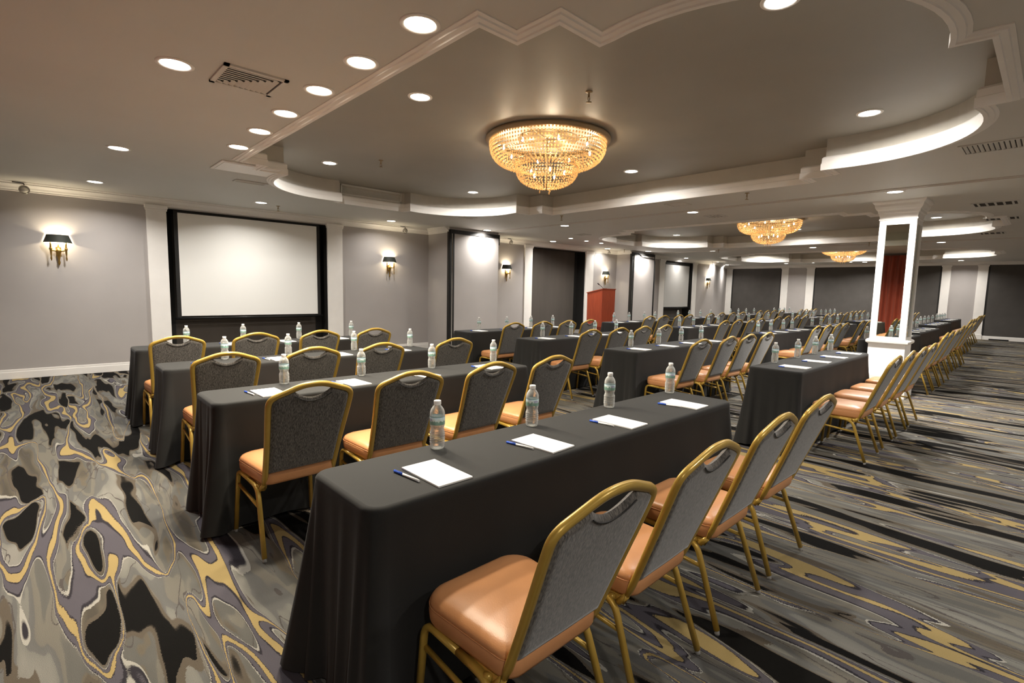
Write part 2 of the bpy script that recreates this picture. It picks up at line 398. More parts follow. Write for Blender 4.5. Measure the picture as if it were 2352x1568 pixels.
# niche linings
for i, (a, b) in enumerate(nich):
    m = MB(); y = YW+ND-.012
    m.box(a+.13, b-.13, y, YW+ND-.001, .12, NT)
    trim(m, M['dark'] if i < 2 else M['darkgrey'])
    m = MB(); m.box(a, a+.13, y-.006, YW+ND-.002, 0, NT); m.box(b-.13, b, y-.006, YW+ND-.002, 0, NT)
    m.box(a-.0, a+.006, YW+.01, YW+ND, 0, NT); m.box(b-.006, b, YW+.01, YW+ND, 0, NT); m.box(a, b, YW+.01, YW+ND, NT-.006, NT)
    trim(m, M['black'])
def pilaster_y(x0, x1):
    # on the screen wall, facing -y
    m = MB(); y = YW
    m.bbox(x0, x1, y-.035, y+.01, .0, 2.66, .004)
    m.bbox(x0-.015, x1+.015, y-.05, y+.01, 0, .16, .005)
    m.bbox(x0-.012, x1+.012, y-.048, y+.01, 2.60, 2.63, .005)
    m.bbox(x0-.022, x1+.022, y-.06, y+.01, 2.63, 2.69, .008)
    trim(m, M['white'])
for a, b in ((1.38, 1.655), (4.375, 4.69), (9.985, 10.285), (12.665, 13.06), (17.04, 17.415), (19.615, 19.91)): pilaster_y(a, b)
def pilaster_x(y0, y1):
    m = MB(); x = XF
    m.bbox(x-.035, x+.01, y0, y1, 0, 2.68, .004)
    m.bbox(x-.05, x+.01, y0-.015, y1+.015, 0, .18, .005)
    m.bbox(x-.06, x+.01, y0-.02, y1+.02, 2.63, 2.70, .008)
    trim(m, M['white'])
for a, b in ((10.9, 11.19), (8.36, 8.65), (7.30, 7.61), (2.74, 3.00), (1.72, 2.00)): pilaster_x(a, b)
for a, b in ((8.65, 10.9), (3.0, 7.30), (-2.99, 1.72)):
    m = MB(); m.box(XF-.012, XF, a, b, .14, 2.68); trim(m, M['darkgrey'])
    m = MB(); m.box(XF-.016, XF-.012, a, a+.05, .14, 2.68); m.box(XF-.016, XF-.012, b-.05, b, .14, 2.68); trim(m, M['black'])
# cornice profile along the walls
def cornice(path, z1=HC, closed=False):
    # path: list of xy, room is on the left-hand side of travel -> offset inward
    prof = [(.0, z1-.125), (.018, z1-.12), (.018, z1-.105), (.03, z1-.095), (.045, z1-.07), (.075, z1-.045), (.09, z1-.035), (.09, z1-.02), (.12, z1-.014), (.125, z1), (0, z1)]
    P = [Vector(p) for p in path]; R = []
    for i, p in enumerate(P):
        if i == 0: d = (P[1]-P[0]).normalized(); nn = Vector((-d.y, d.x)); k = 1
        elif i == len(P)-1: d = (P[-1]-P[-2]).normalized(); nn = Vector((-d.y, d.x)); k = 1
        else:
            d1 = (p-P[i-1]).normalized(); d2 = (P[i+1]-p).normalized(); n1 = Vector((-d1.y, d1.x)); n2 = Vector((-d2.y, d2.x))
            nn = (n1+n2).normalized(); k = 1/max(.3, nn.dot(n1))
        R.append([(p.x+nn.x*o*k, p.y+nn.y*o*k, z) for o, z in prof])
    m = MB(); m.rings(R, cap=True); return m
PK = [(6.82, 8.28, 9.36), (14.34, 15.68, 9.60)]
# travel from far to near so the room (-y side) is on the left
trim(cornice([(6.82, PK[0][2]), (6.82, YW), (-1.6, YW)][::1]), M['white'])
trim(cornice([(14.34, PK[1][2]), (14.34, YW), (8.28, YW)]), M['white'])
trim(cornice([(XF, 11.2), (21.55, YW), (15.68, YW)]), M['white'])
trim(cornice([(XF, -3), (XF, 11.2)]), M['white'])
# baseboards
def baseboard(name, segs):
    m = MB()
    for x0, x1, y0, y1 in segs: m.bbox(x0, x1, y0, y1, 0, .105, .003); m.bbox(x0+(0 if x1-x0 > .1 else .004), x1, y0+(.004 if y1-y0 < .1 else 0), y1, .10, .14, .004)
    return structure(m.build(name, M['white']))
baseboard('baseboard_left', [(-1.6, 1.38, YW-.018, YW), (4.69, 6.82, YW-.018, YW), (8.28, 9.985, YW-.018, YW), (13.06, 14.34, YW-.018, YW), (15.68, 17.04, YW-.018, YW), (19.91, 21.55, YW-.018, YW), (1.65, 4.38, YW+ND-.03, YW+ND-.013), (10.28, 12.67, YW+ND-.03, YW+ND-.013), (17.41, 19.62, YW+ND-.03, YW+ND-.013)])
baseboard('baseboard_far', [(XF-.02, XF, a, b) for a, b in ((8.65, 10.9), (7.61, 8.36), (3.0, 7.3), (2.0, 2.74), (-2.99, 1.72))])
# airwall pockets standing out of the screen wall
for i, (a, b, yp) in enumerate(PK):
    m = MB(); m.box(a, b, yp, YW, 0, HC); structure(m.build('wall_pocket', M['wall'])).name = 'wall_pocket_%d' % (i+1)
    m = MB()
    m.box(a-.012, a+.05, yp-.03, yp+.0, 0, 2.74); m.box(a-.02, a, yp-.03, yp+.05, 0, 2.74)
    m.box(a+.085, a+.12, yp-.03, yp, 0, 2.72)
    m.box(a, b+.01, yp-.035, yp, 2.66, 2.745); m.box(b-.0, b+.014, yp-.035, yp+.03, 0 if i else 2.5, 2.745)
    trim(m, M['black'])
    m = MB(); m.bbox(a+.12, b-.01, yp-.022, yp, .01, 2.66, .003); trim(m, M['wall'])
    m = MB(); m.box(a+.05, a+.085, yp-.012, yp, 0, 2.70); trim(m, M['alu'])

# ------------------------------------------------------------------ ceiling with three trays
TR = [(4.275, 4.20), (12.25, 4.60), (20.10, 5.03)]
def tray_outline(cx, cy):
    q = [(2.53, 2.05), (2.26, 2.05), (2.26, 2.36), (1.93, 2.36)]
    q += arc_pts(.88, 2.65, 1.07, math.radians(-15.4)+.001, math.radians(104), 22)[1:]
    q += [(.60, 3.86)]
    ne = q
    nw = [(-x, y) for x, y in ne][::-1]; sw = [(-x, -y) for x, y in ne]; se = [(x, -y) for x, y in ne][::-1]
    P = ne+nw+sw+se        # counter-clockwise starting east
    return [(cx+x, cy+y) for x, y in P]
outer = [(-1.7, -3.1), (XF+.3, -3.1), (XF+.3, 11.6), (-1.7, 11.6)]
loops = [outer]+[tray_outline(*c) for c in TR]
V = [[Vector((x, y, 0)) for x, y in lp] for lp in loops]
tris = tessellate_polygon(V)
flat = [p for lp in loops for p in lp]
m = MB(); m.add([(x, y, HC) for x, y in flat], [t[::-1] for t in tris])
structure(m.build('ceiling', M['ceil']))
m = MB()
m.box(-1.7, XF+.3, -3.1, 11.6, HT+.3, HT+.35); structure(m.build('ceiling_slab', M['tray'])).name = 'ceiling_2'
for i, c in enumerate(TR):
    P = tray_outline(*c)
    m = MB(); Q = offset_poly(P, .045)
    m.add([(x, y, HT) for x, y in Q], [t[::-1] for t in tessellate_polygon([[Vector((x, y, 0)) for x, y in Q]])])
    structure(m.build('ceiling_%d' % (i+3), M['tray']))
    m = MB(); sweep_poly(m, P, [(.035, HC), (.035, HC+.12), (.035, HT), (.05, HT)])
    trim(m, M['traywall'])
    # crown moulding round the mouth of the tray
    m = MB(); sweep_poly(m, P, [(.085, HC), (.085, HC-.006), (.065, HC-.010), (.06, HC-.018), (.03, HC-.02), (.026, HC-.028), (.0, HC-.028), (.0, HC+.04), (.006, HC+.045), (.006, HC+.095), (.018, HC+.11), (.036, HC+.118)])
    trim(m, M['white'])
# airwall tracks across the ceiling
for x0, y1 in ((8.0, 9.36), (15.75, 9.62)):
    m = MB(); m.box(x0-.05, x0-.03, -3, y1, HC-.012, HC); m.box(x0+.03, x0+.05, -3, y1, HC-.012, HC); m.box(x0-.03, x0+.03, -3, y1, HC-.004, HC)
    trim(m, M['alu'])

# ------------------------------------------------------------------ lights
def area_lamp(name, loc, power, col, size, parent=None, spread=140):
    l = bpy.data.lights.new(name, 'AREA'); l.shape = 'DISK'; l.size = size; l.energy = power; l.color = col; l.spread = math.radians(spread)
    o = bpy.data.objects.new(name, l); COL.objects.link(o); o.location = loc
    if parent: o.parent = parent
    return o
def downlight(kind):
    t = empty('recessed_downlight')
    warm = kind == 'warm'
    R = .085 if kind != 'small' else .06
    m = MB(); m.lathe([(R+.022, 0), (R+.022, -.004), (R+.012, -.009), (R, -.007), (R-.006, -.001), (R-.006, 0)], 28, cap=False); m.build('trim_ring', M['white'], t)
    m = MB(); m.lathe([(.0005, -.004), (R-.004, -.004), (R-.004, -.001), (.0005, -.001)], 28, cap=True); m.build('lens', M['lamp_warm' if warm else 'lamp_cool'], t)
    area_lamp('lamp', (0, 0, -.012), 24 if kind != 'small' else 16, (1, .90, .72) if warm else (1, .96, .90), R*1.7, t, 150)
    return t
protoC = downlight('cool'); protoW = downlight('warm'); protoS = downlight('small')
usedp = set()
def put_light(proto, x, y, z, label, group):
    if proto.name in usedp: o = copy_tree(proto)
    else: o = proto; usedp.add(proto.name)
    o.location = (x, y, z); tag(o, label, 'ceiling light', group); return o
G = 'recessed downlights in the ceiling'
cool = [(.72, 3.91, 0, 'white downlight nearest the camera in the left ceiling strip, beside the square vent'),
 (.709, 6.73, 0, 'white downlight second in the left ceiling strip'),
 (.69, 9.22, 0, 'white downlight at the end of the left strip, above the first wall sconce'),
 (2.85, 9.24, 0, 'white downlight in front of the big projection screen'),
 (5.46, 9.53, 0, 'white downlight above the second wall sconce'),
 (7.75, 9.16, 0, 'bright downlight right against the first grey wall pocket'),
 (8.214, 7.19, 0, 'white downlight beside the ceiling track, farthest along it from the column'),
 (8.17, 4.307, 0, 'greenish white downlight beside the ceiling track between both large chandeliers'),
 (8.193, 1.538, 0, 'bright downlight directly in front of the top of the mirrored column'),
 (10.6, 9.69, 0, 'white downlight above the empty dark niche by the lectern'),
 (13.34, 9.85, 0, 'white downlight above the sconce behind the lectern'),
 (14.9, 9.35, 0, 'bright downlight right against the second wall pocket'),
 (18.46, 9.9, 0, 'white downlight in front of the small far projection screen'),
 (15.82, 7.585, 0, 'white downlight left of the second chandelier beside the far ceiling track'),
 (23.57, 10.57, 0, 'white downlight at the far left corner above the far wall'),
 (16.07, 4.795, 0, 'white downlight between the second and third chandelier'),
 (16.1, 2.008, 0, 'white downlight just right of the column beside the far track'),
 (23.98, 2.4, 0, 'white downlight right of the column in front of the far wall'),
 (23.54, 8.0, 0, 'white downlight at the far wall between two dark panels'),
 (23.68, 5.2, 0, 'white downlight at the far wall just left of the column'),
 (2.558, 3.962, 1, 'white downlight in the near tray, left of the large chandelier'),
 (3.025, 6.918, 1, 'white downlight in the near tray near its left rounded corner'),
 (5.623, 7.047, 1, 'white downlight in the near tray by its back rounded corner'),
 (6.113, 4.164, 1, 'white downlight in the near tray, right of the large chandelier'),
 (5.621, 1.302, 1, 'white downlight in the near tray above the big right rounded corner'),
 (3.178, 1.214, 1, 'white downlight cut by the top edge of the photo'),
 (13.55, 7.60, 1, 'white downlight in the second tray by its back rounded corner'),
 (13.63, 1.82, 1, 'white downlight in the second tray seen right of the column'),
 (21.54, 8.10, 1, 'white downlight in the farthest tray by its rounded corner'),
 (10.55, 4.5, 1, 'added unseen downlight in the second tray near its left edge'),  # tray lamps from here down are added to brighten the far rooms
 (14.1, 4.6, 1, 'added unseen downlight in the second tray behind its chandelier'),
 (10.95, 7.35, 1, 'added downlight in the second tray hidden behind its near left corner'),
 (11.0, 1.75, 1, 'added downlight in the second tray hidden behind its near right corner'),
 (22.0, 5.1, 1, 'added unseen downlight in the farthest tray behind its chandelier'),
 (18.9, 7.85, 1, 'added downlight in the farthest tray hidden at its near left corner'),
 (21.5, 2.2, 1, 'added downlight in the farthest tray above its right rounded corner'),
 (18.9, 2.2, 1, 'added downlight in the farthest tray hidden at its near right corner'),
 (18.2, 4.95, 1, 'added downlight in the farthest tray beside its chandelier')]
for x, y, z, lb in cool:
    o = put_light(protoC, x, y, (HT if z else HC), lb, G)
    if y > 9.4 and x > 5 and x < 23:          # dimmed where they hang close to the wall
        for c in bpy.data.objects:
            if c.parent == o and c.type == 'LIGHT': c.data = c.data.copy(); c.data.energy *= .4
    if z:
        for c in bpy.data.objects:
            if c.parent == o and c.type == 'LIGHT': c.data = c.data.copy(); c.data.energy *= .85; c.data.spread = math.radians(165)
    if (x, y) in ((7.75, 9.16), (8.193, 1.538), (14.9, 9.35)):       # brighter lamps fitted close to the column and the pockets
        for c in bpy.data.objects:
            if c.parent == o and c.type == 'LIGHT': c.data = c.data.copy(); c.data.energy *= (4 if x == 8.193 else 1.3)
for i in range(9):  # unseen lamps added to lift the dark chair backs
    put_light(protoC, -.3+2.9*i, -1.3, HC, 'added unseen downlight above the right aisle, brightening the chair backs', 'added unseen downlights over the right aisle')
for i, (x, y) in enumerate([(1.54, 2.387), (1.536, 3.033), (1.535, 3.665), (1.542, 4.34), (1.55, 5.003), (1.568, 5.723)]):
    put_light(protoW, x, y, HC, '%s of six warm downlights along the near tray edge, counted from the camera' % ['first', 'second', 'third', 'fourth', 'fifth', 'sixth'][i], 'warm downlights along the tray edge')
for i, (x, y) in enumerate([(10.255, 8.755), (11.026, 8.852), (11.75, 8.9)]):
    put_light(protoS, x, y, HC, '%s of three small downlights above the empty dark niche' % ['leftmost', 'middle', 'rightmost'][i], 'three small downlights in a line')
for i, (x, y) in enumerate([(23.342, 6.905), (23.484, 5.62), (23.62, 4.75), (21.28, 9.95)]):
    put_light(protoS, x, y, HC, ['small downlight under the left side of the farthest chandelier', 'small downlight under the right side of the farthest chandelier', 'small downlight against the column edge at the far wall', 'small downlight beside the farthest wall sconce'][i], 'small far downlights')

# chandeliers
def chandelier():
    t = empty('crystal_chandelier')
    m = MB(); m.lathe([(.60, -.012), (.70, -.012), (.705, -.03), (.69, -.055), (.655, -.06), (.60, -.05)], 64, cap=False); m.build('ceiling_ring', M['bronze'], t)
    m = MB(); m.lathe([(.001, 0), (.34, 0), (.34, -.012), (.001, -.012)], 40); 
    for a in range(4): m.tube([(0, 0, -.02), (.64*math.cos(a*PI/2+.4), .64*math.sin(a*PI/2+.4), -.035)], .006)
    m.build('canopy', M['bronze'], t)
    def bead(mb, x, y, z, s):
        mb.add([(x+s, y, z), (x, y+s, z), (x-s, y, z), (x, y-s, z), (x, y, z+s*1.05), (x, y, z-s*1.05)], [(0, 1, 4), (1, 2, 4), (2, 3, 4), (3, 0, 4), (1, 0, 5), (2, 1, 5), (3, 2, 5), (0, 3, 5)])
    def bowl(prof, name):
        # prof: list of (r,z) sampled at bead spacing
        mb = MB(); L = [0]
        for (r0, z0), (r1, z1) in zip(prof, prof[1:]): L.append(L[-1]+math.hypot(r1-r0, z1-z0))
        sp = .036; n = int(L[-1]/sp)
        for i in range(n+1):
            d = L[-1]*i/n; k = max(j for j in range(len(L)) if L[j] <= d+1e-9); k = min(k, len(prof)-2)
            tt = (d-L[k])/(L[k+1]-L[k]); r_ = prof[k][0]+(prof[k+1][0]-prof[k][0])*tt; z_ = prof[k][1]+(prof[k+1][1]-prof[k][1])*tt
            cnt = int(2*PI*r_/sp)
            if r_ < .03: continue
            # bead counts step down with the radius so strands stay aligned
            base = int(2*PI*prof[0][0]/sp)
            q = 1
            while base/q > cnt*1.25: q += 1
            cnt = base//q
            for j in range(cnt):
                a = 2*PI*j/cnt + (.3 if False else 0)
                bead(mb, r_*math.cos(a), r_*math.sin(a), z_, .0138)
        o = mb.build(name, M['crystal'], t); o['kind'] = 'stuff'; return o
    def curve(p0, p1, p2, p3, n=14):
        out = []
        for i in range(n+1):
            s = i/n; out.append(tuple(p0[k]*(1-s)**3+3*p1[k]*s*(1-s)**2+3*p2[k]*s*s*(1-s)+p3[k]*s**3 for k in (0, 1)))
        return out
    bowl(curve((.655, -.06), (.66, -.20), (.60, -.30), (.36, -.325)), 'upper_crystal_bowl')
    bowl(curve((.36, -.26), (.37, -.44), (.29, -.53), (.06, -.545)), 'lower_crystal_bowl')
    m = MB(); m.lathe([(.37, -.255), (.378, -.262), (.37, -.27), (.36, -.262)], 48, cap=False); m.build('inner_ring', M['bronze'], t)
    m = MB(); m.tube([(0, 0, -.012), (0, 0, -.56)], .009, seg=8); m.lathe([(.0005, -.575), (.012, -.57), (.014, -.56), (.0005, -.55)], 10); m.build('stem', M['bronze'], t)
    k = 0
    def bulb(x, y, z):
        m = MB(); m.lathe([(.0005, -.026), (.009, -.018), (.012, -.004), (.008, .016), (.0005, .024)], 10, c=(x, y, z)); b = m.build('bulb', M['bulb'], t)
        m = MB(); m.lathe([(.009, .02), (.009, .06)], 8, c=(x, y, z)); m.build('socket', M['bronze'], b)
    for j in range(8):
        a = 2*PI*j/8+.2; bulb(.5*math.cos(a), .5*math.sin(a), -.13)
    for j in range(5):
        a = 2*PI*j/5+.3; bulb(.20*math.cos(a), .20*math.sin(a), -.38)
    for a, rr in ((0.3, .05), (2.4, .055), (4.5, .05)):
        m = MB(); x, y = rr*math.cos(a)*1.4, rr*math.sin(a)*1.4
        m.lathe([(.0008, -.545), (.0015, -.57), (.007, -.585), (.008, -.60), (.0008, -.61)], 8, c=(x, y, 0)); m.build('pendant_drop', M['crystal'], t)
    # light of the bulbs: a few lamps inside the bowls
    for j in range(5):
        a = 2*PI*j/5+.2
        l = bpy.data.lights.new('bulb_lamp', 'POINT'); l.energy = 3.6; l.color = (1, .80, .55); l.shadow_soft_size = .03
        o = bpy.data.objects.new('bulb_lamp', l); COL.objects.link(o); o.location = (.5*math.cos(a), .5*math.sin(a), -.17); o.parent = t
    l = bpy.data.lights.new('bulb_lamp', 'POINT'); l.energy = 6.5; l.color = (1, .80, .55); l.shadow_soft_size = .06
    o = bpy.data.objects.new('bulb_lamp', l); COL.objects.link(o); o.location = (.06, .05, -.36); o.parent = t
    return t
ch0 = chandelier()
for i, (x, y, lb) in enumerate([(4.22, 3.98, 'large two-tier amber crystal chandelier hanging in the near ceiling tray'),
                   (11.9, 4.46, 'medium looking two-tier crystal chandelier in the second ceiling tray, left of the column'),
                   (19.3, 4.85, 'smallest, farthest two-tier crystal chandelier, beside the mirrored column')]):
    o = ch0 if i == 0 else copy_tree(ch0)
    o.location = (x, y, HT); o.scale = (.975, .975, .975); tag(o, lb, 'chandelier', 'crystal chandeliers')

# wall sconces
def sconce():
    t = empty('wall_sconce')    # origin on the wall, fixture towards -y
    m = MB()
    def sh(w, d, z, n=20): return [(w*math.cos(PI+PI*j/n), d*math.sin(PI+PI*j/n)-.012, z) for j in range(n+1)]
    o_ = [sh(.165, .155, .0), sh(.125, .115, .115)]; i_ = [sh(.160, .150, .0), sh(.120, .110, .115)]
    m.rings(o_, cap=False, sm=True, closed=False); m.rings(i_[::-1], cap=False, sm=True, closed=False)
    m.rings([o_[0], i_[0]], cap=False, closed=False); m.rings([i_[1], o_[1]], cap=False, closed=False)
    m.build('lamp_shade', M['shade'], t)
    m = MB(); m.lathe([(.002, -.335), (.008, -.32), (.017, -.29), (.010, -.26), (.016, -.22), (.024, -.17), (.036, -.13), (.036, -.105), (.022, -.09), (.012, -.06), (.006, -.03), (.004, .02)], 14, c=(0, -.035, 0))
    m.bbox(-.03, .03, -.014, 0, -.20, -.06, .004); m.build('backplate', M['brass'], t)
    for s in (-1, 1):
        m = MB(); m.tube(rounded_path([(0, -.04, -.115), (s*.05, -.07, -.12), (s*.085, -.075, -.11)], .02), .008, .012)
        m.lathe([(.002, -.27), (.007, -.255), (.012, -.235), (.007, -.2), (.011, -.165), (.013, -.12), (.019, -.10), (.019, -.085), (.011, -.07), (.014, -.055), (.009, -.045), (.013, -.03), (.009, -.02), (.009, .0)], 10, c=(s*.085, -.075, 0))
        arm = m.build('arm', M['brass'], t)
        m = MB(); m.lathe([(.0085, 0), (.0085, .028), (.0005, .03)], 10, c=(s*.085, -.075, 0)); m.build('candle_sleeve', M['plwhite'], arm)
        m = MB(); m.lathe([(.0005, .03), (.011, .04), (.013, .055), (.006, .075), (.0005, .085)], 10, c=(s*.06, -.075, 0)); m.build('bulb', M['bulbw'], t)
        l = bpy.data.lights.new('sconce_lamp', 'POINT'); l.energy = 9; l.color = (1, .84, .58); l.shadow_soft_size = .015
        o = bpy.data.objects.new('sconce_lamp', l); COL.objects.link(o); o.location = (s*.05, -.075, .058); o.parent = t
    return t
s0 = sconce()
for i, (x, lb) in enumerate([(.29, 'brass wall sconce with black shade, leftmost, on the wall left of the big screen'),
              (5.776, 'brass wall sconce with black shade, right of the big projection screen'),
              (9.30, 'brass wall sconce just left of the empty dark niche'),
              (13.70, 'brass wall sconce on the wall right behind the red lectern'),
              (20.9, 'smallest, farthest wall sconce, right of the small far screen')]):
    o = s0 if i == 0 else copy_tree(s0)
    o.location = (x, YW, 1.985); tag(o, lb, 'wall lamp', 'black shaded wall sconces')

# gimbal spotlights on the cornice
def gimbal():
    t = empty('gimbal_spotlight')
    m = MB(); m.tube(rounded_path([(-.12, -.12, .08), (0, -.12, .075), (0, -.12, .045)], .02), .006); m.build('arm', M['blackm'], t)
    m = MB(); R = []
    for k in range(25):
        a = 2*PI*k/24; R.append((.052*math.cos(a), -.12-.01*math.sin(a), .052*math.sin(a)-.01))
    m.tube(R[:-1], .009, seg=8, closed=True, up=(0, 1, 0)); m.build('bezel', M['chrome'], t)
    m = MB(); m.lathe([(.0005, -.02), (.03, -.018), (.044, .0), (.044, .012), (.0005, .012)], 20); o = m.build('lamp_head', M['alu'], t); o.rotation_euler = (PI/2, 0, 0); o.location = (0, -.115, -.01)
    return t
g0 = gimbal()
for i, (x, lb) in enumerate([(-.03, 'round swivel spotlight on the cornice at the left photo edge'), (6.12, 'swivel spotlight on the cornice left of the first pocket'), (9.36, 'swivel spotlight on the cornice above the third sconce'), (13.73, 'swivel spotlight on the cornice above the sconce behind the lectern'), (21.1, 'swivel spotlight on the cornice near the far corner')]):
    o = g0 if i == 0 else copy_tree(g0); o.location = (x, YW, 2.705); tag(o, lb, 'spotlight', 'swivel spotlights on the cornice')

# sprinklers
def sprinkler():
    t = empty('sprinkler_head')
    m = MB(); m.lathe([(.03, 0), (.03, -.006), (.012, -.01), (.009, -.012), (.009, -.045), (.013, -.05)], 12); m.build('escutcheon', M['bronze'], t)
    m = MB()
    for s in (-1, 1): m.tube(rounded_path([(s*.011, 0, -.045), (s*.014, 0, -.065), (0, 0, -.085)], .01), .003, seg=6)
    m.lathe([(.004, -.08), (.024, -.086), (.024, -.089), (.004, -.09)], 12); m.build('deflector', M['bronze'], t)
    return t
sp0 = sprinkler()
SPR = [(3.482, 2.824, HT, 'sprinkler head beside the large chandelier'), (3.435, 6.255, HT, 'sprinkler head at the left of the near tray'), (3.175, 9.4, HC, 'sprinkler head above the big projection screen'), (7.097, 6.294, HC, 'sprinkler head left of the ceiling track by the tray corner'), (7.09, 2.968, HC, 'sprinkler head on the right soffit near the column'), (15.4, 7.2, HC, 'sprinkler head below the second tray near its chandelier'), (15.3, 3.3, HC, 'sprinkler head just left of the column by the second tray'), (13.9, 9.6, HC, 'sprinkler head near the second pocket')]
for i, (x, y, z, lb) in enumerate(SPR):
    o = sp0 if i == 0 else copy_tree(sp0); o.location = (x, y, z); tag(o, lb, 'sprinkler', 'ceiling sprinkler heads')

# vents
def diffuser_square(x0, y0, s, lb):
    t = empty('ceiling_vent', (x0+s/2, y0+s/2, HC)); h = s/2
    m = MB()
    for a, b, c, d in ((-h, h, -h, -h+.03), (-h, h, h-.03, h), (-h, -h+.03, -h, h), (h-.03, h, -h, h)): m.box(a, b, c, d, -.012, 0)
    m.build('frame', M['ceil'], t)
    m = MB(); m.box(-h+.03, h-.03, -h+.03, h-.03, -.002, 0); m.build('duct_shade_sheet', M['grille'], t)  # flat dark sheet in place of the shaded duct
    n = 9
    for k in range(n):
        q = -h+.04+(2*h-.08)*(k+.5)/n; e_ = h-.03
        # louvres running along x get shorter away from the camera, the others meet them on the diagonal
        m = MB(); m.box(-e_, -q, q-.007, q+.007, -.007, -.005)
        m.rings([[(-q-.017, yy, -.004), (-q+.013, yy, -.012), (-q+.015, yy, -.010), (-q-.015, yy, -.002)] for yy in (q, e_)])
        m.build('louvre', M['ceil'], t)
    tag(t, lb, 'vent', 'ceiling air vents'); return t
diffuser_square(.935, 3.645, .39, 'square louvred air vent in the left ceiling strip near the camera')
def diffuser_slot(x0, x1, y0, y1, lb, along='y', n=4, z=HC):
    t = empty('ceiling_vent', ((x0+x1)/2, (y0+y1)/2, z)); a, b = (x1-x0)/2, (y1-y0)/2
    m = MB()
    e = .025
    for p in ((-a, a, -b, -b+e), (-a, a, b-e, b), (-a, -a+e, -b+e, b-e), (a-e, a, -b+e, b-e)): m.box(*p, -.01, 0)
    m.build('frame', M['ceil'], t)
    m = MB(); m.box(-a+e, a-e, -b+e, b-e, -.002, 0); m.build('duct_shade_sheet', M['grille'], t)  # shade between the slats painted as a flush dark sheet
    for k in range(n):
        m = MB()
        if along == 'y': c = -a+e+(2*a-2*e)*(k+.5)/n; m.rings([[(c-.012, yy, -.002), (c+.008, yy, -.010), (c+.011, yy, -.008), (c-.009, yy, -.001)] for yy in (-b+e, b-e)])
        else: c = -b+e+(2*b-2*e)*(k+.5)/n; m.rings([[(xx, c-.012, -.002), (xx, c+.008, -.010), (xx, c+.011, -.008), (xx, c-.009, -.001)] for xx in (-a+e, a-e)])
        m.build('slat', M['ceil'], t)
    tag(t, lb, 'vent', 'ceiling air vents')
diffuser_slot(2.0, 2.4, 7.46, 7.62, 'narrow slot vent left of the tray, beyond the white ceiling panel', 'x', 3)
diffuser_slot(6.12, 6.50, .26, .72, 'wide slotted vent on the right soffit beside the curved tray corner', 'x', 12)
diffuser_slot(6.0, 6.3, 7.75, 7.95, 'dark slot vent just behind the rounded tray corner by the first pocket', 'x', 3)
diffuser_slot(9.6, 9.9, 7.8, 8.1, 'small vent left of the second tray', 'x', 4)
diffuser_slot(7.15, 7.45, 3.95, 4.25, 'small square vent right of the near tray edge', 'x', 6)
diffuser_slot(8.65, 8.95, 4.05, 4.35, 'small square vent between the track and the second tray', 'x', 4)
diffuser_slot(9.85, 10.25, .45, .95, 'upper slotted vent at the right, right of the column', 'x', 5)
diffuser_slot(11.7, 12.1, .5, .95, 'lower slotted vent right of the second tray corner', 'x', 5)
diffuser_slot(14.2, 14.6, .8, 1.2, 'thin slot vent behind the second tray at the right', 'x', 4)
# white access panel in the soffit
t = empty('access_panel', (1.905, 6.70, HC))
m = MB(); a, b = .315, .26
for p in ((-a, a, -b, -b+.035), (-a, a, b-.035, b), (-a, -a+.035, -b+.035, b-.035), (a-.035, a, -b+.035, b-.035)): m.bbox(*p, -.014, 0, .003)
m.build('frame', M['white'], t); m = MB(); m.box(-a+.035, a-.035, -b+.035, b-.035, -.016, 0); m.build('panel', M['plwhite'], t)
tag(t, 'white framed rectangular access panel in the ceiling by the tray corner', 'ceiling panel')
# return grille on the back side of each tray
for i, (cx, cy) in enumerate(TR):
    t = empty('tray_return_grille', (cx, cy+3.86+.034, HC+.205))
    m = MB(); a, b = .56, .082
    for p in ((-a, a, -.014, 0, -b, -b+.02), (-a, a, -.014, 0, b-.02, b), (-a, -a+.02, -.014, 0, -b, b), (a-.02, a, -.014, 0, -b, b)): m.box(*p)
    m.build('frame', M['ceil'], t)
    m = MB(); m.box(-a+.02, a-.02, -.003, 0, -b+.02, b-.02); m.build('backing', M['traywall'], t)
    for k in range(7):
        z = -b+.03+(2*b-.06)*k/8
        m = MB(); m.rings([[(xx, -.003, z+.006), (xx, -.013, z-.004), (xx, -.012, z-.006), (xx, -.002, z+.004)] for xx in (-a+.02, a-.02)]); m.build('slat', M['ceil'], t)
    tag(t, ['wide louvred grille on the back side of the near tray', 'louvred grille on the back side of the second tray', 'louvred grille on the back side of the farthest tray'][i], 'vent', 'tray side grilles')

# ------------------------------------------------------------------ projection screens
def screen(x0, x1, z0, z1, y, lb, mat):
    cx = (x0+x1)/2; t = empty('projection_screen', (cx, y, 0)); a = (x1-x0)/2
    m = MB(); m.box(-a, a, -.004, 0, z0, z1); m.build('screen_surface', M[mat], t)
    m = MB(); m.box(-a-.06, -a, -.004, 0, z0-.02, z1); m.box(a, a+.06, -.004, 0, z0-.02, z1); m.box(-a-.06, a+.06, -.004, 0, z1, 2.655)
    m.build('black_border', M['black'], t)
    m = MB(); m.tube([(-a-.10, -.004, z0-.04), (a+.10, -.004, z0-.04)], .02, seg=10); m.build('bottom_bar', M['blackm'], t)
    tag(t, lb, 'projection screen')
screen(1.83, 4.20, .865, 2.615, YW+.09, 'large white pull-down projection screen in the near wall niche', 'screen')
screen(17.63, 19.48, .90, 2.53, YW+.09, 'small far pale grey projection screen at the end of the left wall', 'screengrey')

